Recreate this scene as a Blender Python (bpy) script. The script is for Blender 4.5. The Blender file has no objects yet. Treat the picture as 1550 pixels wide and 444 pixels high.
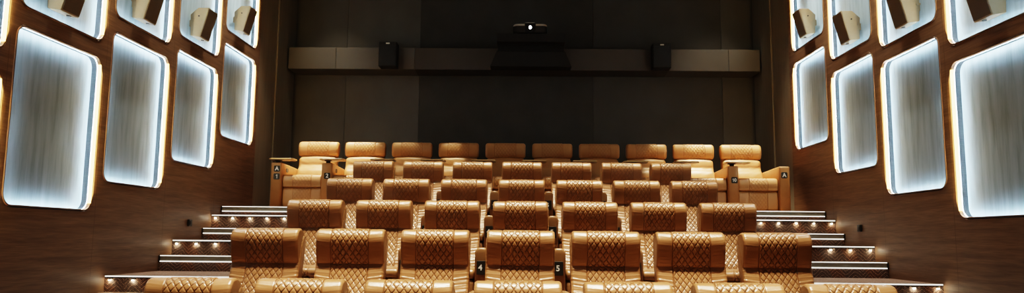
import bpy, bmesh, math, random
from math import pi, sin, cos, sqrt, radians
from mathutils import Vector, Matrix

random.seed(7)
SC = bpy.context.scene
COL = SC.collection

# ------------------------------------------------------------------ materials
def new_mat(name):
    m = bpy.data.materials.new(name); m.use_nodes = True
    nt = m.node_tree
    b = nt.nodes['Principled BSDF']
    return m, nt, b

def nd(nt, typ, **kw):
    n = nt.nodes.new(typ)
    for k, v in kw.items(): setattr(n, k, v)
    return n

def ramp(nt, stops):
    r = nd(nt, 'ShaderNodeValToRGB')
    cr = r.color_ramp
    while len(cr.elements) < len(stops): cr.elements.new(0.5)
    for e, (p, c) in zip(cr.elements, stops):
        e.position = p; e.color = (*c, 1) if len(c) == 3 else c
    return r

def noise_mat(name, c1, c2, rough=.5, scale=(1, 1, 1), nscale=6, detail=5, metallic=0, bump=0, bscale=200, coat=0, lo=.3, hi=.7, spec=.5):
    m, nt, b = new_mat(name)
    tc = nd(nt, 'ShaderNodeTexCoord'); mp = nd(nt, 'ShaderNodeMapping')
    mp.inputs['Scale'].default_value = scale
    nt.links.new(tc.outputs['Object'], mp.inputs['Vector'])
    n = nd(nt, 'ShaderNodeTexNoise'); n.inputs['Scale'].default_value = nscale; n.inputs['Detail'].default_value = detail
    nt.links.new(mp.outputs[0], n.inputs['Vector'])
    r = ramp(nt, [(lo, c1), (hi, c2)])
    nt.links.new(n.outputs['Fac'], r.inputs['Fac'])
    nt.links.new(r.outputs['Color'], b.inputs['Base Color'])
    b.inputs['Roughness'].default_value = rough
    b.inputs['Metallic'].default_value = metallic
    b.inputs['Specular IOR Level'].default_value = spec
    if coat:
        b.inputs['Coat Weight'].default_value = coat; b.inputs['Coat Roughness'].default_value = .3
    if bump:
        n2 = nd(nt, 'ShaderNodeTexNoise'); n2.inputs['Scale'].default_value = bscale; n2.inputs['Detail'].default_value = 2
        nt.links.new(tc.outputs['Object'], n2.inputs['Vector'])
        bp = nd(nt, 'ShaderNodeBump'); bp.inputs['Strength'].default_value = bump; bp.inputs['Distance'].default_value = .004
        nt.links.new(n2.outputs['Fac'], bp.inputs['Height'])
        nt.links.new(bp.outputs[0], b.inputs['Normal'])
    return m

def emit_mat(name, color, strength):
    m, nt, b = new_mat(name)
    b.inputs['Base Color'].default_value = (*color, 1)
    b.inputs['Emission Color'].default_value = (*color, 1)
    b.inputs['Emission Strength'].default_value = strength
    return m

M = {}
def add_stitch(m, dark=.68):
    nt = m.node_tree; b = nt.nodes['Principled BSDF']
    at = nd(nt, 'ShaderNodeAttribute'); at.attribute_name = 'quilt'
    sp = nd(nt, 'ShaderNodeSeparateXYZ'); nt.links.new(at.outputs['Vector'], sp.inputs[0])
    def mth(op, a, bb=None):
        n = nd(nt, 'ShaderNodeMath', operation=op)
        for i, v in enumerate((a, bb)):
            if v is None: continue
            if isinstance(v, (int, float)): n.inputs[i].default_value = v
            else: nt.links.new(v, n.inputs[i])
        return n.outputs[0]
    da = mth('PINGPONG', sp.outputs['X'], .5); db = mth('PINGPONG', sp.outputs['Y'], .5)
    d = mth('MINIMUM', da, db)
    mr = nd(nt, 'ShaderNodeMapRange', interpolation_type='SMOOTHSTEP')
    mr.inputs['From Min'].default_value = .03; mr.inputs['From Max'].default_value = .115
    mr.inputs['To Min'].default_value = 1; mr.inputs['To Max'].default_value = 0
    nt.links.new(d, mr.inputs['Value'])
    ms = nd(nt, 'ShaderNodeMapRange'); ms.inputs['From Min'].default_value = .6; ms.inputs['From Max'].default_value = .9
    nt.links.new(sp.outputs['Z'], ms.inputs['Value'])
    ln = mth('MULTIPLY', mr.outputs[0], ms.outputs[0])
    # seam lines beside the quilted strip are stored as negative mask values
    seam = mth('MULTIPLY', mth('MINIMUM', sp.outputs['Z'], 0.), -1.)
    fac = mth('MAXIMUM', ln, seam)
    src = b.inputs['Base Color'].links[0].from_socket
    mx = nd(nt, 'ShaderNodeMix', data_type='RGBA', blend_type='MULTIPLY')
    nt.links.new(mth('MULTIPLY', fac, .8), mx.inputs['Factor']); nt.links.new(src, mx.inputs[6]); mx.inputs[7].default_value = (dark, dark * .8, dark * .65, 1)
    nt.links.new(mx.outputs[2], b.inputs['Base Color'])
    old = b.inputs['Normal'].links[0].from_node
    bp = nd(nt, 'ShaderNodeBump', invert=True); bp.inputs['Strength'].default_value = .8; bp.inputs['Distance'].default_value = .006
    nt.links.new(fac, bp.inputs['Height']); nt.links.new(old.outputs[0], bp.inputs['Normal'])
    nt.links.new(bp.outputs[0], b.inputs['Normal'])
M['leather'] = noise_mat('tan_leather', (.23, .117, .053), (.295, .154, .072), rough=.30, nscale=5, bump=.12, bscale=260, coat=.2)
M['leather_a'] = noise_mat('light_tan_leather', (.48, .245, .10), (.56, .295, .125), rough=.42, nscale=5, bump=.10, bscale=260, coat=.08)
add_stitch(M['leather']); add_stitch(M['leather_a'], .84)
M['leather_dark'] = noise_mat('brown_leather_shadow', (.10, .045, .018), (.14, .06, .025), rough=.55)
M['copper'] = noise_mat('copper_trim', (.66, .40, .27), (.76, .48, .33), rough=.38, metallic=.45)
M['rim_front'] = noise_mat('dark_bronze_edge', (.10, .055, .03), (.13, .07, .04), rough=.5)
M['reveal'] = noise_mat('brushed_reveal', (.11, .095, .092), (.15, .128, .122), rough=.4, metallic=.4, scale=(1, 1, 20))
M['speaker_beige'] = noise_mat('beige_speaker_shell', (.40, .325, .205), (.42, .34, .215), rough=.55, nscale=30)
M['speaker_grille'] = noise_mat('brown_speaker_cloth', (.155, .125, .088), (.18, .145, .10), rough=.9, nscale=120)
M['black'] = noise_mat('black_plastic', (.012, .011, .010), (.02, .018, .016), rough=.45)
M['black_matte'] = noise_mat('black_matte_paint', (.018, .016, .014), (.026, .023, .02), rough=.7)
M['white_ink'] = noise_mat('white_lettering', (.85, .85, .82), (.9, .9, .88), rough=.6)
M['gold'] = noise_mat('brass_edge', (.75, .52, .25), (.82, .6, .3), rough=.3, metallic=.9)
M['tray'] = noise_mat('tray_top', (.28, .19, .11), (.36, .25, .15), rough=.35, scale=(2, 20, 2))
M['alu'] = noise_mat('aluminium_nosing', (.55, .54, .50), (.68, .67, .63), rough=.32, metallic=.8, scale=(3, 40, 40))
M['alu_dark'] = noise_mat('dark_nosing_band', (.20, .19, .16), (.27, .255, .215), rough=.45, metallic=.2)
M['tread'] = noise_mat('taupe_carpet', (.17, .105, .075), (.33, .225, .17), rough=.95, nscale=60, detail=6, bump=.5, bscale=300, spec=.1)
M['floor'] = noise_mat('dark_carpet', (.06, .035, .025), (.11, .065, .05), rough=.95, nscale=40, bump=.4, bscale=250, spec=.1)
M['wall_grey'] = noise_mat('grey_brown_acoustic_panel', (.125, .113, .094), (.15, .137, .115), rough=.62, nscale=2.5, scale=(1, 1, .6))
M['wall_dark'] = noise_mat('dark_acoustic_fabric', (.075, .066, .055), (.088, .078, .066), rough=.8, nscale=3)
M['wall_mid'] = noise_mat('dim_acoustic_panel', (.088, .078, .065), (.105, .093, .078), rough=.7, nscale=2.5)
M['side_dark'] = noise_mat('dark_side_fabric', (.22, .19, .14), (.26, .225, .165), rough=.85, nscale=4, scale=(1, 6, .3))
M['beam'] = noise_mat('painted_beam', (.125, .11, .088), (.15, .132, .107), rough=.5, nscale=1.5)
M['beam_shaded'] = noise_mat('shaded_painted_beam', (.082, .067, .055), (.10, .083, .068), rough=.55, nscale=1.5)  # same beam paint, darkened for the weaker light in the middle
M['ceiling'] = noise_mat('black_ceiling', (.02, .018, .016), (.03, .027, .024), rough=.9)
M['led'] = emit_mat('warm_white_strip', (1.0, .68, .24), 6.)
M['led_cool'] = emit_mat('white_strip', (.64, .86, 1.0), 150.)
M['led_bloom'] = emit_mat('amber_bloom_glow', (1.0, .72, .30), 42.)
M['led_step'] = emit_mat('step_edge_strip', (1.0, .96, .88), 1.5)
M['led_spot'] = emit_mat('step_spot_lens', (1.0, .86, .62), 110.)
M['lens'] = emit_mat('projector_beam_lens', (.85, .93, 1.0), 9.)

def wood_mat():
    m, nt, b = new_mat('walnut_veneer')
    tc = nd(nt, 'ShaderNodeTexCoord')
    mp = nd(nt, 'ShaderNodeMapping'); mp.inputs['Scale'].default_value = (1, .55, 9)
    nt.links.new(tc.outputs['Object'], mp.inputs['Vector'])
    n = nd(nt, 'ShaderNodeTexNoise'); n.inputs['Scale'].default_value = 2.2; n.inputs['Detail'].default_value = 7; n.inputs['Distortion'].default_value = .6
    nt.links.new(mp.outputs[0], n.inputs['Vector'])
    r = ramp(nt, [(.28, (.165, .094, .053)), (.5, (.22, .129, .074)), (.75, (.275, .166, .099))])
    nt.links.new(n.outputs['Fac'], r.inputs['Fac'])
    # fine fibre
    mp2 = nd(nt, 'ShaderNodeMapping'); mp2.inputs['Scale'].default_value = (1, 1.5, 60)
    nt.links.new(tc.outputs['Object'], mp2.inputs['Vector'])
    n2 = nd(nt, 'ShaderNodeTexNoise'); n2.inputs['Scale'].default_value = 3; n2.inputs['Detail'].default_value = 4
    nt.links.new(mp2.outputs[0], n2.inputs['Vector'])
    r2 = ramp(nt, [(.3, (.72, .72, .72)), (.7, (1.1, 1.1, 1.1))])
    nt.links.new(n2.outputs['Fac'], r2.inputs['Fac'])
    mx = nd(nt, 'ShaderNodeMix', data_type='RGBA', blend_type='MULTIPLY'); mx.inputs['Factor'].default_value = 1
    nt.links.new(r.outputs['Color'], mx.inputs[6]); nt.links.new(r2.outputs['Color'], mx.inputs[7])
    # thin board joints along the wall every 1.475 m
    sp = nd(nt, 'ShaderNodeSeparateXYZ'); nt.links.new(tc.outputs['Object'], sp.inputs[0])
    a = nd(nt, 'ShaderNodeMath', operation='MULTIPLY_ADD'); a.inputs[1].default_value = 1 / 1.475; a.inputs[2].default_value = -.195
    nt.links.new(sp.outputs['Y'], a.inputs[0])
    fr = nd(nt, 'ShaderNodeMath', operation='FRACT'); nt.links.new(a.outputs[0], fr.inputs[0])
    lt = nd(nt, 'ShaderNodeMath', operation='LESS_THAN'); lt.inputs[1].default_value = .004
    nt.links.new(fr.outputs[0], lt.inputs[0])
    mx2 = nd(nt, 'ShaderNodeMix', data_type='RGBA'); nt.links.new(lt.outputs[0], mx2.inputs['Factor'])
    nt.links.new(mx.outputs[2], mx2.inputs[6]); mx2.inputs[7].default_value = (.12, .068, .036, 1)
    nt.links.new(mx2.outputs[2], b.inputs['Base Color'])
    b.inputs['Roughness'].default_value = .46
    b.inputs['Specular IOR Level'].default_value = .35
    return m
M['wood'] = wood_mat()

def plaster_mat():
    m, nt, b = new_mat('blue_grey_brushed_plaster')
    tc = nd(nt, 'ShaderNodeTexCoord')
    oi = nd(nt, 'ShaderNodeObjectInfo')
    ad = nd(nt, 'ShaderNodeVectorMath', operation='ADD')
    nt.links.new(tc.outputs['Object'], ad.inputs[0]); nt.links.new(oi.outputs['Location'], ad.inputs[1])
    mp = nd(nt, 'ShaderNodeMapping'); mp.inputs['Scale'].default_value = (1, 9, .9)
    nt.links.new(ad.outputs[0], mp.inputs['Vector'])
    n = nd(nt, 'ShaderNodeTexNoise'); n.inputs['Scale'].default_value = 1.6; n.inputs['Detail'].default_value = 8; n.inputs['Roughness'].default_value = .62
    nt.links.new(mp.outputs[0], n.inputs['Vector'])
    r = ramp(nt, [(.25, (.22, .315, .375)), (.5, (.34, .465, .54)), (.75, (.43, .565, .645))])
    nt.links.new(n.outputs['Fac'], r.inputs['Fac'])
    nt.links.new(r.outputs['Color'], b.inputs['Base Color'])
    b.inputs['Roughness'].default_value = .55
    return m
M['plaster'] = plaster_mat()

def riser_mat():
    # dark woven carpet with rows of zig-zags and diamonds in rust, brown and cream
    m, nt, b = new_mat('patterned_riser_carpet')
    tc = nd(nt, 'ShaderNodeTexCoord'); sp = nd(nt, 'ShaderNodeSeparateXYZ')
    nt.links.new(tc.outputs['Object'], sp.inputs[0])
    def mth(op, a, bb=None, c=None):
        n = nd(nt, 'ShaderNodeMath', operation=op)
        for i, v in enumerate((a, bb, c)):
            if v is None: continue
            if isinstance(v, (int, float)): n.inputs[i].default_value = v
            else: nt.links.new(v, n.inputs[i])
        return n.outputs[0]
    x = sp.outputs['X']; z = sp.outputs['Z']
    wob = nd(nt, 'ShaderNodeTexNoise'); wob.inputs['Scale'].default_value = 5; nt.links.new(tc.outputs['Object'], wob.inputs['Vector'])
    tri = mth('PINGPONG', mth('MULTIPLY', mth('ADD', x, mth('MULTIPLY', wob.outputs['Fac'], .10)), 5.2), .5)          # 0..0.5 zig-zag
    v = mth('ADD', mth('MULTIPLY', z, 9.), mth('MULTIPLY', tri, 1.5))
    band = mth('FRACT', mth('MULTIPLY', v, 2.6))
    r = ramp(nt, [(0, (.125, .092, .082)), (.36, (.085, .064, .06)), (.42, (.33, .25, .20)), (.56, (.19, .125, .10)), (.66, (.10, .074, .068)), (.9, (.15, .108, .09))])
    r.color_ramp.interpolation = 'CONSTANT'
    nt.links.new(band, r.inputs['Fac'])
    big = mth('FRACT', mth('MULTIPLY', mth('ADD', x, mth('MULTIPLY', z, .6)), 2.3))
    sel = mth('LESS_THAN', big, .35)
    n = nd(nt, 'ShaderNodeTexNoise'); n.inputs['Scale'].default_value = 90; n.inputs['Detail'].default_value = 4
    nt.links.new(tc.outputs['Object'], n.inputs['Vector'])
    nr = ramp(nt, [(.3, (.35, .35, .35)), (.7, (1.5, 1.4, 1.3))]); nt.links.new(n.outputs['Fac'], nr.inputs['Fac'])
    orange = nd(nt, 'ShaderNodeMix', data_type='RGBA', blend_type='MULTIPLY'); nt.links.new(sel, orange.inputs['Factor'])
    nt.links.new(r.outputs['Color'], orange.inputs[6]); orange.inputs[7].default_value = (1.2, .98, .85, 1)
    mx = nd(nt, 'ShaderNodeMix', data_type='RGBA', blend_type='MULTIPLY'); mx.inputs['Factor'].default_value = 1
    nt.links.new(orange.outputs[2], mx.inputs[6]); nt.links.new(nr.outputs['Color'], mx.inputs[7])
    nt.links.new(mx.outputs[2], b.inputs['Base Color'])
    b.inputs['Roughness'].default_value = .9; b.inputs['Specular IOR Level'].default_value = .15
    return m
M['riser'] = riser_mat()

# ------------------------------------------------------------------ mesh helpers
def obj(name, bm_or_me, mats, parent=None, smooth=False, loc=None):
    if isinstance(bm_or_me, bmesh.types.BMesh):
        me = bpy.data.meshes.new(name)
        bmesh.ops.recalc_face_normals(bm_or_me, faces=bm_or_me.faces[:])
        bm_or_me.to_mesh(me); bm_or_me.free()
    else:
        me = bm_or_me
    if not isinstance(mats, (list, tuple)): mats = [mats]
    if not me.materials:
        for m in mats: me.materials.append(m)
    if smooth:
        for p in me.polygons: p.use_smooth = True
    o = bpy.data.objects.new(name, me)
    COL.objects.link(o)
    if parent: o.parent = parent
    if loc: o.location = loc
    return o

def thing(name, label, cat, loc=(0, 0, 0), group=None, rotz=0):
    o = bpy.data.objects.new(name, None); COL.objects.link(o)
    o.empty_display_size = .1
    o.location = loc; o.rotation_euler = (0, 0, rotz)
    tag(o, label, cat, group)
    return o

def tag(o, label, cat, group=None):
    o['label'] = label; o['category'] = cat
    if group: o['group'] = group
    return o

def struct(o):
    o['kind'] = 'structure'; return o

def dup(root):
    r = root.copy(); COL.objects.link(r)
    for ch in list(root.children):
        c = ch.copy(); COL.objects.link(c); c.parent = r
        for g in list(ch.children):
            d = g.copy(); COL.objects.link(d); d.parent = c
    return r

def box(bm, x0, x1, y0, y1, z0, z1, mat=0, bevel=0, segs=2):
    r = bmesh.ops.create_cube(bm, size=1)
    vs = r['verts']
    for v in vs:
        v.co = Vector((x0 + (v.co.x + .5) * (x1 - x0), y0 + (v.co.y + .5) * (y1 - y0), z0 + (v.co.z + .5) * (z1 - z0)))
    fs = list({f for v in vs for f in v.link_faces})
    for f in fs: f.material_index = mat
    if bevel:
        es = list({e for f in fs for e in f.edges})
        rr = bmesh.ops.bevel(bm, geom=es, offset=bevel, segments=segs, profile=.5, affect='EDGES')
        for f in rr['faces']: f.material_index = mat
    return fs

def cyl(bm, c, r, h, axis='Z', mat=0, seg=20, r2=None):
    ret = bmesh.ops.create_cone(bm, cap_ends=True, segments=seg, radius1=r, radius2=r if r2 is None else r2, depth=h)
    rot = {'Z': Matrix.Identity(3), 'Y': Matrix.Rotation(pi / 2, 3, 'X'), 'X': Matrix.Rotation(pi / 2, 3, 'Y')}[axis]
    for v in ret['verts']: v.co = rot @ v.co + Vector(c)
    for f in {f for v in ret['verts'] for f in v.link_faces}: f.material_index = mat

def rrect(w, h, r, n=8):
    """rounded rectangle loop, counter-clockwise, centred"""
    pts = []
    for cx, cy, a0 in ((w / 2 - r, h / 2 - r, 0), (-w / 2 + r, h / 2 - r, pi / 2), (-w / 2 + r, -h / 2 + r, pi), (w / 2 - r, -h / 2 + r, 1.5 * pi)):
        for k in range(n + 1):
            a = a0 + pi / 2 * k / n
            pts.append((cx + r * cos(a), cy + r * sin(a)))
    return pts

def loft(bm, loops, cap0=False, cap1=False, mat=0, closed=True):
    vl = [[bm.verts.new(p) for p in lp] for lp in loops]
    n = len(vl[0])
    for a, b in zip(vl, vl[1:]):
        for i in range(n if closed else n - 1):
            f = bm.faces.new((a[i], a[(i + 1) % n], b[(i + 1) % n], b[i])); f.material_index = mat
    if cap0: bm.faces.new(vl[0]).material_index = mat
    if cap1: bm.faces.new(vl[-1]).material_index = mat
    return vl

def prism(bm, prof, x0, x1, mat=0, bevel=0):
    """profile in (y,z) swept along x"""
    n0 = len(bm.faces)
    loft(bm, [[(x0, y, z) for y, z in prof], [(x1, y, z) for y, z in prof]], True, True, mat)

def catmull(pts, n):
    """closed Catmull-Rom resampled to n points by arc length"""
    dense = []
    N = len(pts)
    for i in range(N):
        p0, p1, p2, p3 = (Vector(pts[(i + k - 1) % N]) for k in range(4))
        for k in range(24):
            t = k / 24
            dense.append(.5 * ((2 * p1) + (-p0 + p2) * t + (2 * p0 - 5 * p1 + 4 * p2 - p3) * t * t + (-p0 + 3 * p1 - 3 * p2 + p3) * t ** 3))
    L = [0]
    for i in range(len(dense)): L.append(L[-1] + (dense[(i + 1) % len(dense)] - dense[i]).length)
    tot = L[-1]; out = []; j = 0
    for k in range(n):
        s = tot * k / n
        while L[j + 1] < s: j += 1
        t = (s - L[j]) / max(1e-9, L[j + 1] - L[j])
        out.append(dense[j].lerp(dense[(j + 1) % len(dense)], t))
    return out, tot

def smooth01(t):
    t = max(0., min(1., t)); return t * t * (3 - 2 * t)

def cushion(sec, width, qw, nloop=110, dx=.0075, qa=.006, ruffle=.0022, rwl=.021, er=.045, da=.052, db=.072, crown=0., s0=0., s1=1., bulge=0., seed=0, ruf_in=False):
    """upholstered pillow: section (y,z) swept along x, stitched diamond quilting for |x|<qw on the arc fraction s0..s1,
    a seam groove at |x|=qw and gathered leather outside it"""
    rnd = random.Random(seed)
    pts, tot = catmull(sec, nloop)
    c = sum(pts, Vector((0, 0))) / len(pts)
    nrm = []
    for i in range(nloop):
        t = pts[(i + 1) % nloop] - pts[i - 1]; n = Vector((t.y, -t.x)).normalized()
        nrm.append(n)
    area = sum(pts[i].x * pts[(i + 1) % nloop].y - pts[(i + 1) % nloop].x * pts[i].y for i in range(nloop))
    if area < 0: nrm = [-n for n in nrm]
    half = width / 2
    nx = int(width / dx) | 1
    xs = []
    for i in range(nx):
        u = -1 + 2 * i / (nx - 1)
        xs.append(half * u)
    # denser towards the rounded ends
    if qw: xs += [q * qq for q in (-1, 1) for qq in (qw - .0045, qw - .003, qw, qw + .003, qw + .0045)]
    xs = sorted(set([round(x, 5) for x in xs] + [s * (half - er * k) for s in (-1, 1) for k in (.02, .06, .12, .22, .35, .5)]))
    bm = bmesh.new(); loops = []; attr = []
    ph = [rnd.uniform(0, 6.28) for _ in range(8)]
    for x in xs:
        ax = abs(x)
        e = max(0., (ax - (half - er)) / er); e = min(e, .999)
        shrink = er * (1 - sqrt(1 - e * e))
        lp = []
        for i, p in enumerate(pts):
            s = i / nloop
            q = p - nrm[i] * shrink * .8
            d = 0.
            m = 1.
            if s1 - s0 < .999:
                m = smooth01((s - s0) / .03) * smooth01((s1 - s) / .03)
            arc = s * tot
            if qw and ax < qw:
                a = x / da + arc / db; b = x / da - arc / db
                d += qa * (1 - (1 - min(1., 1.6 * min(abs(sin(pi * a)), abs(sin(pi * b))))) ** 2) * m * smooth01((qw - ax) / .012)
                d -= .002 * m
            if qw: d -= .0035 * math.exp(-((ax - qw) / .004) ** 2) * m
            if ruffle and ax > qw:
                t = (ax - qw) / max(1e-6, half - qw)
                amp = ruffle * (.25 + .75 * (t if not ruf_in else max(t, 1 - t * 1.6))) * m
                ra = arc / rwl * 2 * pi
                sg = 1 if x > 0 else -1
                d += amp * (sin(ra + 1.3 * sin(ra * .31 + ph[0] * sg) + x * 35 * sg) * .7 + .5 * sin(ra * .53 + ph[1] + 20 * ax) )
            d += bulge * (1 - (x / half) ** 2)
            y, z = q + nrm[i] * d
            if qw and ax < qw: attr.append((x / da + arc / db, x / da - arc / db, (m if qw - ax > .006 else 0) if qw - ax > .0035 else -m))
            elif qw and ax - qw < .0035: attr.append((0, 0, -m))
            else: attr.append((0, 0, 0))
            lp.append((x, y, z + crown * (1 - (x / half) ** 2)))
        loops.append(lp)
    lay = bm.verts.layers.float_vector.new('quilt')
    vl = loft(bm, loops, True, True)
    for v, a in zip([v for lp in vl for v in lp], attr): v[lay] = a
    return bm

def text_bm(bm, s, size, cx, cz, y, mat=1, yaw=0):
    if s[0] == '1':
        # numeral one with its flag, then the rest of the number
        k = size * .70
        x0 = cx - (.33 * size if len(s) > 1 else 0)
        pts = [(.02, -.5), (.19, -.5), (.19, .5), (.05, .5), (-.20, .34), (-.20, .19), (.02, .30)]
        vs = [[bm.verts.new((x0 + px * k, yy, cz + pz * k)) for px, pz in pts] for yy in (y, y - .0006)]
        for q in vs:
            bm.faces.new(q).material_index = mat
        for i in range(len(pts)):
            bm.faces.new((vs[0][i], vs[0][(i + 1) % 7], vs[1][(i + 1) % 7], vs[1][i])).material_index = mat
        s = s[1:]; cx += .17 * size
        if not s: return
    cu = bpy.data.curves.new('lettering', 'FONT'); cu.body = s; cu.size = size; cu.align_x = 'CENTER'; cu.align_y = 'CENTER'
    cu.extrude = .0006; cu.offset = size * .022
    to = bpy.data.objects.new('lettering', cu); COL.objects.link(to)
    me = bpy.data.meshes.new_from_object(to)
    bpy.data.objects.remove(to); bpy.data.curves.remove(cu)
    nf = len(bm.faces)
    bm2 = bmesh.new(); bm2.from_mesh(me); bpy.data.meshes.remove(me)
    mp = {}
    for v in bm2.verts: mp[v] = bm.verts.new((cx + v.co.x, y - v.co.z, cz + v.co.y))
    for f in bm2.faces:
        try:
            g = bm.faces.new([mp[v] for v in f.verts]); g.material_index = mat
        except ValueError: pass
    bm2.free()

PLATES = {}
def plate_mesh(s, kind):
    """black seat plate with white characters; kind 'tall' (rows in front) or 'square' (back row)"""
    key = (s, kind)
    if key in PLATES: return PLATES[key]
    bm = bmesh.new()
    if kind == 'tall':
        w, h = .084, .128
        loops = [[(x, yy, z) for x, z in rrect(w * k, h * k, .008, 4)] for yy, k in ((0, 1), (-.005, 1), (-.006, .97))]
        loft(bm, loops, True, True)
        if s: text_bm(bm, s, .074, -.008, 0, -.0064)
    else:
        w = .094
        loops = [[(x, yy, z) for x, z in rrect(w * k, w * k, .016, 4)] for yy, k in ((0, 1), (-.005, 1), (-.006, .97))]
        loft(bm, loops, True, True)
        if s: text_bm(bm, s, .085 if len(s) == 1 else .07, 0, -.001, -.0064)
    me = bpy.data.meshes.new('number_plate'); bm.to_mesh(me); bm.free()
    me.materials.append(M['black']); me.materials.append(M['white_ink'])
    PLATES[key] = me
    return me

# ------------------------------------------------------------------ room layout (metres; camera at the origin, eye level z = 0)
W = 4.4                      # half width between the walnut walls
ZF = -1.80                   # front floor
ZC = 4.80                    # ceiling
YB = 14.10                   # back wall
YW = 12.13                   # walnut ends here
tiers = [  # (front edge y, floor z)
    ('F', 3.58, -1.45), ('E', 5.03, -1.105), ('D', 6.49, -.785), ('C', 7.94, -.44), ('B', 9.42, -.07), ('A', 10.89, .415)]

# floor in front
bm = bmesh.new(); box(bm, -W, W, -3, 3.58, ZF - .2, ZF)
struct(obj('floor', bm, M['floor']))
bm = bmesh.new(); box(bm, -W - .4, W + .4, -3.2, YB + .3, ZC, ZC + .1)
struct(obj('ceiling', bm, M['ceiling']))
bm = bmesh.new(); box(bm, -W - .4, W + .4, -3.2, -3.0, ZF - .2, ZC)
struct(obj('wall_front', bm, M['wall_dark']))

for k, (nm, y, z) in enumerate(tiers):
    y1 = tiers[k + 1][1] if k + 1 < len(tiers) else YB
    bm = bmesh.new()
    box(bm, -W, W, y, y1, ZF - .2, z)
    for f in bm.faces: f.material_index = 1 if abs(f.normal.y) > .5 or f.calc_center_median().y < y + .001 else 0
    struct(obj('seating_tier', bm, [M['tread'], M['riser']]))

SW = 2.64                    # inner end of the aisle steps
steps = [(10.28, 10.56, .09), (10.56, 10.89, .28), (9.10, 9.42, -.255), (7.63, 7.94, -.61), (6.19, 6.49, -.945), (4.73, 5.03, -1.275)]
for (y0, y1, z) in steps:
    zb = [t[2] for t in tiers if t[1] <= y0 + .001][-1]
    for s in (-1, 1):
        bm = bmesh.new()
        xa, xb = sorted((s * SW, s * (W - .002)))
        box(bm, xa, xb, y0, y1, zb, z)
        for f in bm.faces: f.material_index = 0 if f.calc_center_median().z > z - .001 else 1
        struct(obj('aisle_step', bm, [M['tread'], M['riser']]))

# nosings: 'wide' = aluminium profile with a strip along its lower edge; 'thin' = slim bright lip over the spot lights
tn = [0]
def nosing(y, z, x0, x1, wide):
    tn[0] += 1
    name = 'trim_%d' % tn[0]
    bm = bmesh.new()
    if wide:
        box(bm, x0, x1, y - .014, y + .05, z, z + .004, 0)
        box(bm, x0, x1, y - .018, y - .001, z - .010, z + .004, 0)          # bright top lip
        box(bm, x0, x1, y - .020, y - .018, z - .005, z + .004, 2)  # glow put on the metal lip in place of its highlight
        box(bm, x0, x1, y - .014, y - .001, z - .062, z - .010, 1)          # dark band
        box(bm, x0, x1, y - .020, y - .001, z - .074, z - .062, 2)          # lit strip
        for xe in (x0, x1):
            if abs(abs(xe) - W) < .2:
                s = 1 if xe > 0 else -1
                box(bm, min(xe, xe + s * .018), max(xe, xe + s * .018), y - .02, y - .001, z - .076, z + .004, 3)
        o = obj(name, bm, [M['alu'], M['alu_dark'], M['led_step'], M['black']])
    else:
        box(bm, x0, x1, y - .014, y + .04, z, z + .004, 0)
        box(bm, x0, x1, y - .034, y - .001, z - .008, z + .004, 0)
        box(bm, x0, x1, y - .037, y - .034, z - .009, z + .003, 2)
        box(bm, x0, x1, y - .030, y - .001, z - .020, z - .008, 3)  # black bar stands in for the thin shade under the lip
        o = obj(name, bm, [M['alu'], M['alu_dark'], M['led_step'], M['black']])
    struct(o)

XE = W - .022
nosing(10.89, .415, -XE, XE, True)
for s in (-1, 1):
    def nz(y, z, wide):
        a, b = sorted((s * SW, s * XE)); nosing(y, z, a, b, wide)
    nz(10.56, .28, False); nz(10.28, .09, True); nz(9.42, -.07, False); nz(9.10, -.255, True)
    nz(7.94, -.44, False); nz(7.63, -.61, True); nz(6.49, -.785, False); nz(6.19, -.945, True)
    nz(5.03, -1.105, False); nz(4.73, -1.275, True); nz(3.58, -1.45, False)

# step spot lights
ORD = ['nearest the wall', 'second from the wall', 'third from the wall', 'fourth from the wall', 'fifth from the wall']
def step_light(x, y, z, label, group):
    bm = bmesh.new()
    cyl(bm, (0, -.012, .006), .016, .024, 'Y', 0, 14)
    cyl(bm, (0, -.017, -.008), .012, .008, 'Z', 1, 14)
    o = obj('step_light', bm, [M['alu'], M['led_spot']], loc=(x, y + .001, z))
    tag(o, label, 'step light', group)
for s, side in ((-1, 'left'), (1, 'right')):
    for (y, z, n, where) in ((10.56, .28, 5, 'highest spotlit step riser'), (9.42, -.07, 3, 'middle spotlit step'), (7.94, -.44, 3, 'lowest spotlit step')):
        for k in range(n):
            step_light(s * (4.335 - .245 * k), y, z - .036, 'small glowing light, %s, %s aisle, %s' % (where, side, ORD[k]), 'step lights under the aisle nosings')

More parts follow.
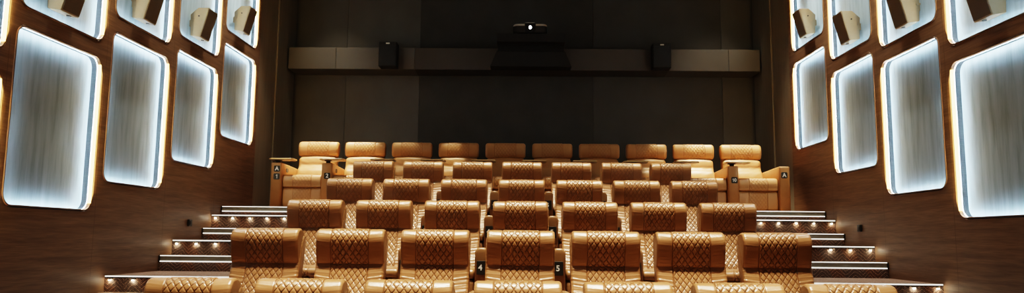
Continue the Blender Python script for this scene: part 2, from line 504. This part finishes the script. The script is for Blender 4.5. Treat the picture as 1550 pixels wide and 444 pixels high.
# ------------------------------------------------------------------ side walls with rounded openings
PAN = [  # near y, far y, low z0, low z1, up z0, up z1
    (4.83, 6.14, -.20, 1.37, 1.545, 3.10),
    (6.27, 7.58, .235, 1.825, 2.00, 3.55),
    (7.76, 9.03, .55, 2.18, 2.355, 3.90),
    (9.23, 10.49, .93, 2.37, 2.55, 4.05),
    (10.68, 11.96, 1.44, 2.85, 3.04, 4.45)]
RC = .115
def side_wall(s, name):
    cu = bpy.data.curves.new(name, 'CURVE'); cu.dimensions = '2D'; cu.fill_mode = 'BOTH'; cu.extrude = .02
    def spl(pts):
        sp = cu.splines.new('POLY'); sp.points.add(len(pts) - 1)
        for p, q in zip(sp.points, pts): p.co = (q[0], q[1], 0, 1)
        sp.use_cyclic_u = True
    spl([(-3, ZF - .2), (YW, ZF - .2), (YW, ZC), (-3, ZC)])
    for (ya, yb, l0, l1, u0, u1) in (PAN if s < 0 else PAN[1:]):
        for z0, z1 in ((l0, l1), (u0, u1)):
            spl([(a + (ya + yb) / 2, b + (z0 + z1) / 2) for a, b in rrect(yb - ya + .026, z1 - z0 + .026, RC + .013, 10)])
    to = bpy.data.objects.new('tmp', cu); COL.objects.link(to)
    me = bpy.data.meshes.new_from_object(to)
    bpy.data.objects.remove(to); bpy.data.curves.remove(cu)
    for v in me.vertices:
        y, z, w = v.co
        v.co = (s * (W + .02 + w), y, z)
    me.materials.clear(); me.materials.append(M['wood'])
    o = obj(name, me, M['wood'])
    struct(o)
side_wall(-1, 'wall_left'); side_wall(1, 'wall_right')

# dark rear ends of the side walls
for s, n in ((-1, 'wall_left_rear'), (1, 'wall_right_rear')):
    bm = bmesh.new()
    for x, y0, y1 in ((W + .012, YW, 12.98), (W - .012, 12.98, 13.50), (W + .03, 13.50, YB + .2)):
        a, b = sorted((s * x, s * (W + .25)))
        box(bm, a, b, y0, y1, ZF - .2, ZC)
    struct(obj(n, bm, M['side_dark']))

DEP = .10
WHERE = ['nearest the camera', 'second from the camera', 'third from the camera', 'fourth from the camera', 'farthest, by the back corner']
WHR = [None, 'nearest the camera', 'second from the camera', 'third from the camera', 'farthest, by the back corner']
def light_panel(s, ya, yb, z0, z1, label, group):
    w, h = yb - ya, z1 - z0
    t = thing('light_panel', label, 'wall panel', (s * W, (ya + yb) / 2, z0), group)
    zc = h / 2
    L = lambda k, x: [(s * x, a, b + zc) for a, b in rrect(w - 2 * k, h - 2 * k, RC - k, 10)]
    bm = bmesh.new(); loft(bm, [L(.0, DEP), L(.0, DEP + .02)], True, True); obj('plaster_panel', bm, M['plaster'], t)
    bm = bmesh.new(); loft(bm, [L(.001, .035), L(.001, DEP), L(-.006, DEP), L(-.006, .035)]); obj('reveal', bm, M['reveal'], t, True)
    # copper lip hides the strip on three sides
    bm = bmesh.new(); loft(bm, [L(-.005, .0), L(-.005, -.004), L(.0, -.006), L(.007, -.005), L(.009, -.001), L(.009, .034), L(.001, .034)])
    for f in bm.faces:
        if f.calc_center_median().x * s < -.0035: f.material_index = 1
    obj('copper_rim', bm, [M['copper'], M['rim_front']], t)
    # strip behind the lip, shining back on the plaster (near, lower and upper edges)
    bm = bmesh.new()
    lp = rrect(w - .006, h - .006, RC - .003, 10); li = rrect(w - .017, h - .017, RC - .0085, 10)
    n = len(lp)
    vo = [bm.verts.new((s * .036, a, b + zc)) for a, b in lp]; vi = [bm.verts.new((s * .036, a, b + zc)) for a, b in li]
    dep = lambda a: s * .0365
    vo2 = [bm.verts.new((dep(a), a, b + zc)) for a, b in lp]; vi2 = [bm.verts.new((dep(a), a, b + zc)) for a, b in li]
    for i in range(n):
        j = (i + 1) % n
        bm.faces.new((vo2[i], vi2[i], vi2[j], vo2[j]))
    for v in [v for v in bm.verts if not v.link_faces]: bm.verts.remove(v)
    obj('light_strip', bm, M['led_cool'], t)
    # tube up the far reveal
    bm = bmesh.new()
    prof = [(-.007, -.006), (-.010, -.012), (-.003, -.019), (.014, -.020), (.028, -.018), (.031, -.007)]
    loops = []
    for zz in (.075, h - .075):
        dz = zz
        yo = w / 2 - .001
        if zz < RC: yo -= RC - sqrt(RC ** 2 - (RC - zz) ** 2)
        if h - zz < RC: yo -= RC - sqrt(RC ** 2 - (RC - (h - zz)) ** 2)
        loops.append([(s * x, yo + y, dz) for x, y in prof])
    mid = [[(s * x, w / 2 - .001 + y, zz) for x, y in prof] for zz in (RC + .01, h - RC - .01)]
    loft(bm, [loops[0], mid[0], mid[1], loops[1]], True, True)
    for f in bm.faces:
        if f.calc_center_median().x * s > .0225: f.material_index = 1
    obj('light_tube', bm, [M['led'], M['reveal']], t)
    # glowing strip added behind the far edge lip, imitates lens bloom on the wall
    bm = bmesh.new()
    loft(bm, [[(s * -.003, w / 2 + .0056, zz), (s * -.0135, w / 2 + .0056, zz)] for zz in (RC + .06, h - RC - .06)], closed=False)
    obj('bloom_strip', bm, M['led_bloom'], t)
    bm = bmesh.new()
    loft(bm, [[(s * x * k, w / 2 + y, zz) for x, y in ((.0, -.002), (.0, .005), (-.014, .005), (-.015, .0075), (-.016, .0075), (-.016, .002), (-.008, .001))] for zz, k in ((RC - .02, .05), (RC + .06, 1), (h - RC - .06, 1), (h - RC + .02, .05))], True, True)
    obj('edge_lip', bm, M['copper'], t)
    return t

def wall_speaker(s, ya, yb, z0, label):
    yc = (ya + yb) / 2 - .10
    t = thing('wall_speaker', label, 'speaker', (s * W, yc, z0), 'surround speakers on the upper panels')
    # profile in (x towards room, z); x=0 is the walnut face
    prof = [(-.030, .018), (.100, 0.), (.205, .398), (.055, .398), (-.045, .305)]
    hw = .14
    bm = bmesh.new()
    loops = [[(-s * x, y, z) for x, z in prof] for y in (-hw, hw)]
    vl = loft(bm, loops, True, True)
    bmesh.ops.bevel(bm, geom=bm.edges[:], offset=.004, segments=2, affect='EDGES')
    o = obj('cabinet', bm, M['speaker_beige'], t)
    # grille on the sloping front
    a, b = Vector((.100, 0)), Vector((.205, .398)); n = Vector((.398, -.105)).normalized()
    bm = bmesh.new()
    q = [a.lerp(b, .03), a.lerp(b, .97)]
    lo = [(q[0], -hw + .010), (q[0], hw - .010), (q[1], hw - .010), (q[1], -hw + .010)]
    loft(bm, [[(-s * (p.x + n.x * d), y, p.y + n.y * d) for p, y in lo] for d in (-.002, .006)], True, True)
    obj('grille', bm, M['speaker_grille'], t)
    # round port under the cabinet, small badge on the side facing the screen, bracket with side knobs
    bm = bmesh.new(); cyl(bm, (-s * .045, hw - .07, .005), .022, .010, 'Z', 0, 20); obj('port', bm, M['black'], t)
    bm = bmesh.new(); cyl(bm, (-s * .07, -hw - .002, .285), .010, .006, 'Y', 0, 16); obj('badge', bm, M['black'], t)
    bm = bmesh.new()
    box(bm, min(0, s * .098) if s > 0 else -.098, max(0, s * .098) if s > 0 else 0., -.04, .04, .17, .25)
    box(bm, *sorted((-s * .0, s * .05)), -hw - .012 + .006, hw + .020, .205, .225)
    cyl(bm, (-s * .06, hw + .02, .24), .028, .04, 'Y', 0, 16)
    box(bm, *sorted((s * .05, -s * .07)), hw + .012, hw + .018, .205, .25)
    obj('bracket', bm, M['speaker_beige'], t)

for s, side in ((-1, 'left'), (1, 'right')):
    for k, (ya, yb, l0, l1, u0, u1) in enumerate(PAN):
        if s > 0 and k == 0: continue
        light_panel(s, ya, yb, l0, l1, 'glowing rounded panel, lower tier of %s wall, %s' % (side, WHERE[k] if s < 0 else WHR[k]), 'illuminated rounded wall panels')
        light_panel(s, ya, yb, u0, u1, 'glowing rounded panel behind speaker, upper tier of %s wall, %s' % (side, WHERE[k] if s < 0 else WHR[k]) if k else 'glowing rounded panel, upper tier of left wall, mostly outside the photo edge', 'illuminated rounded wall panels')
        if k:
            wall_speaker(s, ya, yb, u0 + .072, 'beige wedge speaker on the %s wall, %s' % (side, ['', 'nearest the camera', 'second from the camera', 'third from the camera', 'farthest and smallest, by the back corner'][k]))

# small black boxes low on the side walls
for s, side, y, z in ((-1, 'left', 9.85, .155), (1, 'right', 9.79, .165)):
    bm = bmesh.new()
    box(bm, *sorted((s * W, s * (W - .03))), y - .045, y + .045, z - .045, z + .045, 0, .006)
    box(bm, *sorted((s * (W - .03), s * (W - .036))), y - .025, y + .025, z - .025, z + .025, 0, .002)
    o = obj('wall_sensor', bm, M['black']); tag(o, 'small black square box low on the walnut %s wall above the steps' % side, 'wall box')

# ------------------------------------------------------------------ back wall, beam, projector
def slab_set(bm, xs, y0, y1, z0, z1, mats, gap=.006):
    for (a, b), m in zip(zip(xs, xs[1:]), mats): box(bm, a + gap / 2, b - gap / 2, y0, y1, z0, z1, m)
bm = bmesh.new()
slab_set(bm, [-W - .25, -3.42, -2.0, 1.35, 3.82, W + .25], YB, YB + .08, ZF, ZC, [0, 0, 1, 2, 0])
box(bm, -W - .25, W + .25, YB + .08, YB + .2, ZF, ZC, 1)
struct(obj('wall_back', bm, [M['wall_grey'], M['wall_dark'], M['wall_mid']]))

BY = 13.55
bm = bmesh.new()
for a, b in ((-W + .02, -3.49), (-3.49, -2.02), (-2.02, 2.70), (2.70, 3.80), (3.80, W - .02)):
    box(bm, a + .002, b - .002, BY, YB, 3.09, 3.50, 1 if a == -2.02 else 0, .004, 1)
struct(obj('ceiling_beam', bm, [M['beam'], M['beam_shaded']]))

t = thing('projector_shelf', 'black flared projector stand mounted on the middle of the grey beam', 'stand', (.14, BY - .2, 3.085))
bm = bmesh.new(); box(bm, -.615, .615, -.26, .19, .42, .575, 0, .006); obj('shelf_top', bm, M['black_matte'], t)
bm = bmesh.new()
def hoodloop(z, x, y): return [(-x, y, z), (x, y, z), (x, .195, z), (-x, .195, z)]
loft(bm, [hoodloop(0, .735, -.13), hoodloop(.27, .625, -.12), hoodloop(.30, .60, -.10), hoodloop(.42, .60, -.06)], True, True)
obj('hood', bm, M['black_matte'], t)

PY0 = BY - .2 - .02
t = thing('projector', 'dark projector with a lit lens standing on the black stand', 'projector', (.125, PY0, 3.661))
bm = bmesh.new()
def pl(z, k, kk=1): return [(x * k, y * k, z) for x, y in rrect(.62, .40, .09, 6)]
loft(bm, [pl(.02, .95), pl(.035, 1), pl(.125, 1), pl(.148, .985), pl(.155, .95)], True, True)
bm.normal_update()
for f in bm.faces:
    if f.calc_center_median().z > .128: f.material_index = 1
obj('casing', bm, [noise_mat('projector_shell', (.035, .033, .031), (.05, .047, .044), rough=.25), noise_mat('projector_lid', (.55, .52, .47), (.6, .57, .52), rough=.35)], t, False)
bm = bmesh.new(); box(bm, -.10, .10, -.215, .19, .03, .175, 0, .02, 3); obj('lens_housing', bm, M['black'], t)
bm = bmesh.new(); cyl(bm, (0, -.225, .09), .062, .03, 'Y', 0, 28); cyl(bm, (0, -.235, .09), .048, .03, 'Y', 0, 28, .052)
lr = obj('lens_ring', bm, M['black'], t)
bm = bmesh.new(); cyl(bm, (0, -.252, .09), .026, .006, 'Y', 0, 20); obj('lens', bm, M['lens'], lr)
for x in (-.25, .25):
    for y in (-.13, .13):
        bm = bmesh.new(); cyl(bm, (x, y, .010), .025, .02); obj('foot', bm, M['black'], t)
for x in (-.29, .12):
    bm = bmesh.new()
    for k in range(5): box(bm, x + (0 if x < 0 else .03), x + .14, -.2035, -.198, .05 + k * .014, .056 + k * .014)
    obj('vent', bm, M['black'], t)

t.scale = (1, 1, 1.22)

for x, side in ((-2.48, 'left'), (2.53, 'right')):
    t = thing('beam_speaker', 'small black box speaker hung on the grey beam, %s of the projector' % side, 'speaker', (x, BY, 3.09), 'black speakers on the beam')
    bm = bmesh.new(); box(bm, -.165, .165, -.25, 0, .0, .46, 0, .012, 2); obj('cabinet', bm, M['black_matte'], t)
    bm = bmesh.new(); box(bm, -.150, .150, -.258, -.249, .012, .40, 0, .004, 1); obj('grille', bm, M['black'], t)
    bm = bmesh.new(); box(bm, -.035, .035, -.256, -.249, .418, .442, 0, .002, 1); obj('badge', bm, M['white_ink'], t)

# ------------------------------------------------------------------ quilted recliners (rows in front)
HEAD = [(.0, 1.166), (-.056, 1.150), (-.094, 1.09), (-.082, .985), (-.054, .885), (-.005, .862), (.06, .885), (.105, .965), (.115, 1.06), (.09, 1.135), (.05, 1.160)]
BACK = [(-.050, .86), (-.095, .745), (-.165, .62), (-.245, .50), (-.262, .42), (-.20, .36), (-.10, .42), (-.01, .58), (.075, .80), (.13, 1.02), (.115, 1.10), (.06, 1.10), (.0, 1.0)]
SEAT = [(-.22, .485), (-.45, .482), (-.68, .495), (-.765, .482), (-.79, .445), (-.775, .405), (-.70, .385), (-.45, .375), (-.24, .375), (-.18, .42)]
FOOT = [(-.745, .385), (-.775, .360), (-.785, .25), (-.780, .12), (-.755, .085), (-.71, .10), (-.69, .25), (-.70, .36)]

def arm_bm(w, y0, y1, ztop, r, zb=0.):
    """armrest: rounded rectangle section swept from front to back with a padded top"""
    bm = bmesh.new()
    def sec(y, k, zt):
        pts = []
        hw = w / 2 - k
        rr = max(.006, r - k)
        # bottom left, bottom right, then rounded top
        pts += [(-hw, y, zb), (hw, y, zb)]
        for j in range(9):
            a = pi / 2 * j / 8
            pts.append((hw - rr + rr * cos(a), y, zt - k - rr + rr * sin(a)))
        for j in range(9):
            a = pi / 2 + pi / 2 * j / 8
            pts.append((-hw + rr + rr * cos(a), y, zt - k - rr + rr * sin(a)))
        return pts
    loops = [sec(y0, .022, ztop), sec(y0 + .004, .010, ztop), sec(y0 + .014, .003, ztop), sec(y0 + .03, 0, ztop)]
    n = 10
    for i in range(1, n + 1):
        y = y0 + .03 + (y1 - y0 - .05) * i / n
        loops.append(sec(y, 0, ztop - .025 * (i / n)))
    loops.append(sec(y1, .02, ztop - .025))
    loft(bm, loops, True, True)
    return bm

def base_bm(w, y0, y1, z1):
    bm = bmesh.new(); box(bm, -w / 2, w / 2, y0, y1, 0, z1, 0, .008, 1); return bm

def make_recliner():
    t = thing('recliner_seat', '', 'recliner')
    obj('headrest', cushion(HEAD, .575, .158, nloop=160, dx=.0050, qa=.0055, ruffle=.0010, rwl=.018, er=.026, s0=-1, s1=2, seed=1), M['leather'], t, True)
    obj('backrest', cushion(BACK, .585, .158, nloop=240, dx=.0055, qa=.0055, ruffle=.0036, rwl=.021, er=.028, s0=-1, s1=2, seed=2, ruf_in=True), M['leather'], t, True)
    obj('seat', cushion(SEAT, .585, .158, nloop=120, dx=.008, qa=.006, ruffle=.0015, er=.03, s0=-1, s1=2, seed=3), M['leather'], t, True)
    obj('footrest', cushion(FOOT, .575, .158, nloop=90, dx=.008, qa=.006, ruffle=.0012, er=.025, s0=-1, s1=2, seed=4), M['leather'], t, True)
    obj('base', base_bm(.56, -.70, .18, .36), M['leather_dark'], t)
    a = obj('armrest', arm_bm(.128, -.87, -.02, .692, .052), M['leather'], t, True, loc=(-.36, 0, 0))
    p = obj('number_plate', plate_mesh('1', 'tall'), None, a, loc=(-.002, -.8705, .505))
    return t
# the right-hand end arm, used by the last seat of a row only
def end_arm(t, w, x, y0, y1, z, r, me=[None]):
    if me[0] is None or me[0][1] != w:
        o = obj('armrest', arm_bm(w, y0, y1, z, r), M['leather'] if w < .15 else M['leather_a'], t, True, loc=(x, 0, 0)); me[0] = (o.data, w)
        return o
    o = bpy.data.objects.new('armrest', me[0][0]); COL.objects.link(o); o.parent = t; o.location = (x, 0, 0)
    return o

ROWN = {'F': 'row nearest the camera', 'E': 'second row from the camera', 'D': 'third row from the camera', 'C': 'fourth row from the camera', 'B': 'fifth row, just below the back row'}
SEATN = ['leftmost seat', 'second seat from left', 'third seat from left', 'middle seat', 'third seat from right', 'second seat from right', 'rightmost seat']
rows = [('F', 4.994), ('E', 6.407), ('D', 7.874), ('C', 9.376), ('B', 10.835)]
TZ = {n: z for n, y, z in tiers}
first = make_recliner(); used = False
for rn, Y in rows:
    for i in range(7):
        t = first if not used else dup(first)
        used = True
        t.location = ((i - 3) * .72, Y - .0, TZ[rn])
        t['label'] = 'brown quilted recliner, %s, %s' % (ROWN[rn], SEATN[i])
        t['group'] = 'quilted recliners in the five front rows'
        for ch in t.children:
            if ch.name.startswith('headrest'): ch.rotation_euler = (0, random.uniform(-.006, .006), random.uniform(-.008, .008))
            if ch.name.startswith('armrest'):
                ch.children[0].data = plate_mesh(str(i + 1), 'tall')
for t in [o for o in COL.objects if o.name.startswith('recliner_seat') and 'rightmost' in o.get('label', '')]:
    end_arm(t, .128, .36, -.87, -.02, .692, .052)

# ------------------------------------------------------------------ back row: wider recliners with tray tables
HEADA = [(.0, 1.145), (-.045, 1.128), (-.078, 1.06), (-.078, .975), (-.05, .91), (.0, .893), (.05, .91), (.09, .98), (.095, 1.06), (.07, 1.122), (.04, 1.142)]
LUMB = [(-.03, .885), (-.075, .86), (-.094, .80), (-.098, .745), (-.125, .705), (-.168, .67), (-.20, .62), (-.215, .55), (-.17, .50), (-.05, .56), (.03, .70), (.06, .82), (.03, .885)]
BACKA = [(.02, .90), (-.08, .66), (-.15, .45), (-.05, .40), (.09, .62), (.15, .90), (.14, 1.07), (.08, 1.08)]
SEATA = [(-.16, .50), (-.45, .505), (-.78, .525), (-.875, .51), (-.91, .44), (-.90, .37), (-.86, .325), (-.5, .32), (-.2, .32), (-.10, .41)]
FOOTA = [(-.83, .325), (-.872, .300), (-.888, .20), (-.885, .08), (-.86, .025), (-.80, .03), (-.78, .18), (-.79, .30)]

def make_lounge():
    t = thing('lounge_recliner', '', 'recliner')
    m = M['leather_a']
    obj('headrest', cushion(HEADA, .665, .175, nloop=130, dx=.006, qa=.005, ruffle=.0006, er=.05, s0=-1, s1=2, da=.052, db=.068, seed=5), m, t, True)
    obj('backrest', cushion(BACKA, .60, 0, nloop=60, dx=.03, qa=0, ruffle=0, er=.04, seed=6), m, t, True)
    obj('lumbar_cushion', cushion(LUMB, .625, 0, nloop=90, dx=.014, qa=0, ruffle=.0028, rwl=.11, er=.06, bulge=.018, seed=7), m, t, True)
    obj('seat', cushion(SEATA, .605, .140, nloop=130, dx=.006, qa=.0045, ruffle=.0006, er=.03, s0=-1, s1=2, da=.052, db=.068, seed=8), m, t, True)
    obj('footrest', cushion(FOOTA, .60, .140, nloop=110, dx=.006, qa=.0045, ruffle=.0006, er=.025, s0=-1, s1=2, da=.052, db=.068, seed=9), m, t, True)
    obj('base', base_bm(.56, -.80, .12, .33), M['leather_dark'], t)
    a = obj('armrest', arm_bm(.162, -.955, -.12, .702, .022), m, t, True, loc=(-.388, 0, 0))
    obj('number_plate', plate_mesh('2', 'square'), None, a, loc=(.012, -.9565, .50))
    bm = bmesh.new()
    loft(bm, [[(x, y, z) for y, z in rrect(.11, .065, .03, 6)] for x in (.080, .086)], True, True)
    obj('control_panel', bm, M['black'], a, loc=(0, -.68, .60))
    # swivelling tray on the arm
    tr = bmesh.new()
    def lp(k, z): return [(.075 + x, -.87 + y, z) for x, y in rrect(.37 - 2 * k, .26 - 2 * k, .05 - k, 6)]
    loft(tr, [lp(.004, .742), lp(0, .746), lp(0, .762), lp(.004, .766)], True, True)
    tray = obj('tray_table', tr, M['tray'], t, loc=(-.388, 0, 0))
    bm = bmesh.new(); cyl(bm, (0, -.87, .725), .035, .05, 'Z', 0, 20); cyl(bm, (0, -.87, .738), .06, .012, 'Z', 0, 20)
    obj('pivot', bm, M['black'], tray)
    bm = bmesh.new()
    loft(bm, [lp(-.003, .750), lp(-.003, .759), lp(.001, .759), lp(.001, .750)]); obj('tray_edge', bm, M['gold'], tray)
    return t
AN = ['leftmost seat', 'second seat from left', 'third seat from left', 'fourth seat from left', 'fifth seat from left', 'fifth seat from right', 'fourth seat from right', 'third seat from right', 'second seat from right', 'rightmost seat']
firsta = make_lounge(); used = False
loungers = []
for i in range(10):
    t = firsta if not used else dup(firsta)
    used = True
    t.location = ((i - 4.5) * .776 + .11, 12.30, TZ['A'])
    t['label'] = 'tan leather lounge recliner with side tray, raised back row, %s' % AN[i]
    t['group'] = 'lounge recliners in the back row'
    loungers.append(t)
    for ch in t.children:
        if ch.name.startswith('armrest'):
            for g in ch.children:
                if g.name.startswith('number_plate'):
                    g.data = plate_mesh(str(i + 1), 'square')
                    g.location.z = .485 if i in (0, 9) else .50
fa = [c for c in loungers[0].children if c.name.startswith('armrest')][0]
o = bpy.data.objects.new('letter_plate', plate_mesh('A', 'square')); COL.objects.link(o); o.parent = fa
o.location = (.012, -.9565, .605)
o = end_arm(loungers[-1], .162, .388, -.955, -.12, .702, .022)
p = bpy.data.objects.new('letter_plate', plate_mesh('A', 'square')); COL.objects.link(p); p.parent = o; p.location = (-.01, -.9565, .565)

# ------------------------------------------------------------------ lights
def spot(loc, target, power, size=50, blend=.6, color=(1, .82, .58), radius=.06):
    l = bpy.data.lights.new('downlight', 'SPOT'); l.energy = power; l.spot_size = radians(size); l.spot_blend = blend
    l.color = color; l.shadow_soft_size = radius
    o = bpy.data.objects.new('downlight', l); COL.objects.link(o)
    o.location = loc
    d = Vector(target) - Vector(loc)
    o.rotation_euler = d.to_track_quat('-Z', 'Y').to_euler()
    return o
WARM = (1., .84, .60)
for rn, Y in rows:
    zf = TZ[rn]
    for x in [(i - 3) * .72 for i in range(7)]:
        h = ZC - .1 - (zf + 1.0)
        spot((x, Y - .80, ZC - .1), (x, Y - .16, zf + .8), 72 * h * h, 27, 1., WARM, .12)
# back row accents
for x, pw, sz in ((-3.15, 1900, 30), (3.45, 1900, 30), (2.50, 700, 18), (-2.0, 350, 14), (-1.17, 800, 10)):
    spot((x, 11.75, ZC - .1), (x, 12.05, 1.0), pw, sz, .5, (1, .84, .58), .05)
# wall grazers by the beam ends
for x in (-3.55, 3.65):
    spot((x, 12.75, ZC - .05), (x, 13.75, 3.2), 60, 62, 1., (1, .90, .74), .2)
spot((.13, 13.35, ZC - .05), (.13, 13.7, 3.0), 16, 70, 1., (1, .84, .6), .04)
# downlights along the side walls over the speakers
for s in (-1, 1):
    for (ya, yb, l0, l1, u0, u1) in PAN[1:]:
        spot((s * 4.0, (ya + yb) / 2 - .1, ZC - .05), (s * 4.25, (ya + yb) / 2 - .1, 0), 250, 70, .8, (1, .94, .84), .04)
l = bpy.data.lights.new('ceiling_fill', 'AREA'); l.energy = 42; l.size = 7.5; l.size_y = 12; l.shape = 'RECTANGLE'; l.color = (1, .82, .6)  # overhead fill added to lift walls and seats, no real fixture
o = bpy.data.objects.new('ceiling_fill', l); COL.objects.link(o); o.location = (0, 5.5, ZC - .03)
# soft fill added at the front end, no lit screen stands there
l = bpy.data.lights.new('front_fill', 'AREA'); l.energy = 14; l.size = 6; l.size_y = 2.5; l.shape = 'RECTANGLE'; l.color = (1, .9, .75)
o = bpy.data.objects.new('front_fill', l); COL.objects.link(o); o.location = (0, -2.6, 1.8); o.rotation_euler = (radians(90), 0, 0)

w = bpy.data.worlds.new('World'); SC.world = w; w.use_nodes = True
w.node_tree.nodes['Background'].inputs[0].default_value = (.02, .018, .015, 1); w.node_tree.nodes['Background'].inputs[1].default_value = .3

# ------------------------------------------------------------------ camera
pt, yw, rl = radians(6.9816), radians(.9115), radians(.5462)
fw = Vector((-sin(yw) * cos(pt), cos(yw) * cos(pt), sin(pt)))
rt = Vector((cos(yw), sin(yw), 0)); up = rt.cross(fw)
r2 = rt * cos(rl) + up * sin(rl); u2 = -rt * sin(rl) + up * cos(rl)
cam = bpy.data.cameras.new('camera'); co = bpy.data.objects.new('camera', cam); COL.objects.link(co)
m = Matrix((r2, u2, -fw)).transposed().to_4x4(); m.translation = Vector((.025, 0, 0))
co.matrix_world = m
cam.sensor_width = 36; cam.sensor_fit = 'HORIZONTAL'; cam.lens = 1128.76 / 1550 * 36
cam.clip_start = .05; cam.clip_end = 100
SC.camera = co
SC.view_settings.view_transform = 'Filmic'
SC.view_settings.look = 'High Contrast'
SC.view_settings.exposure = 0.0
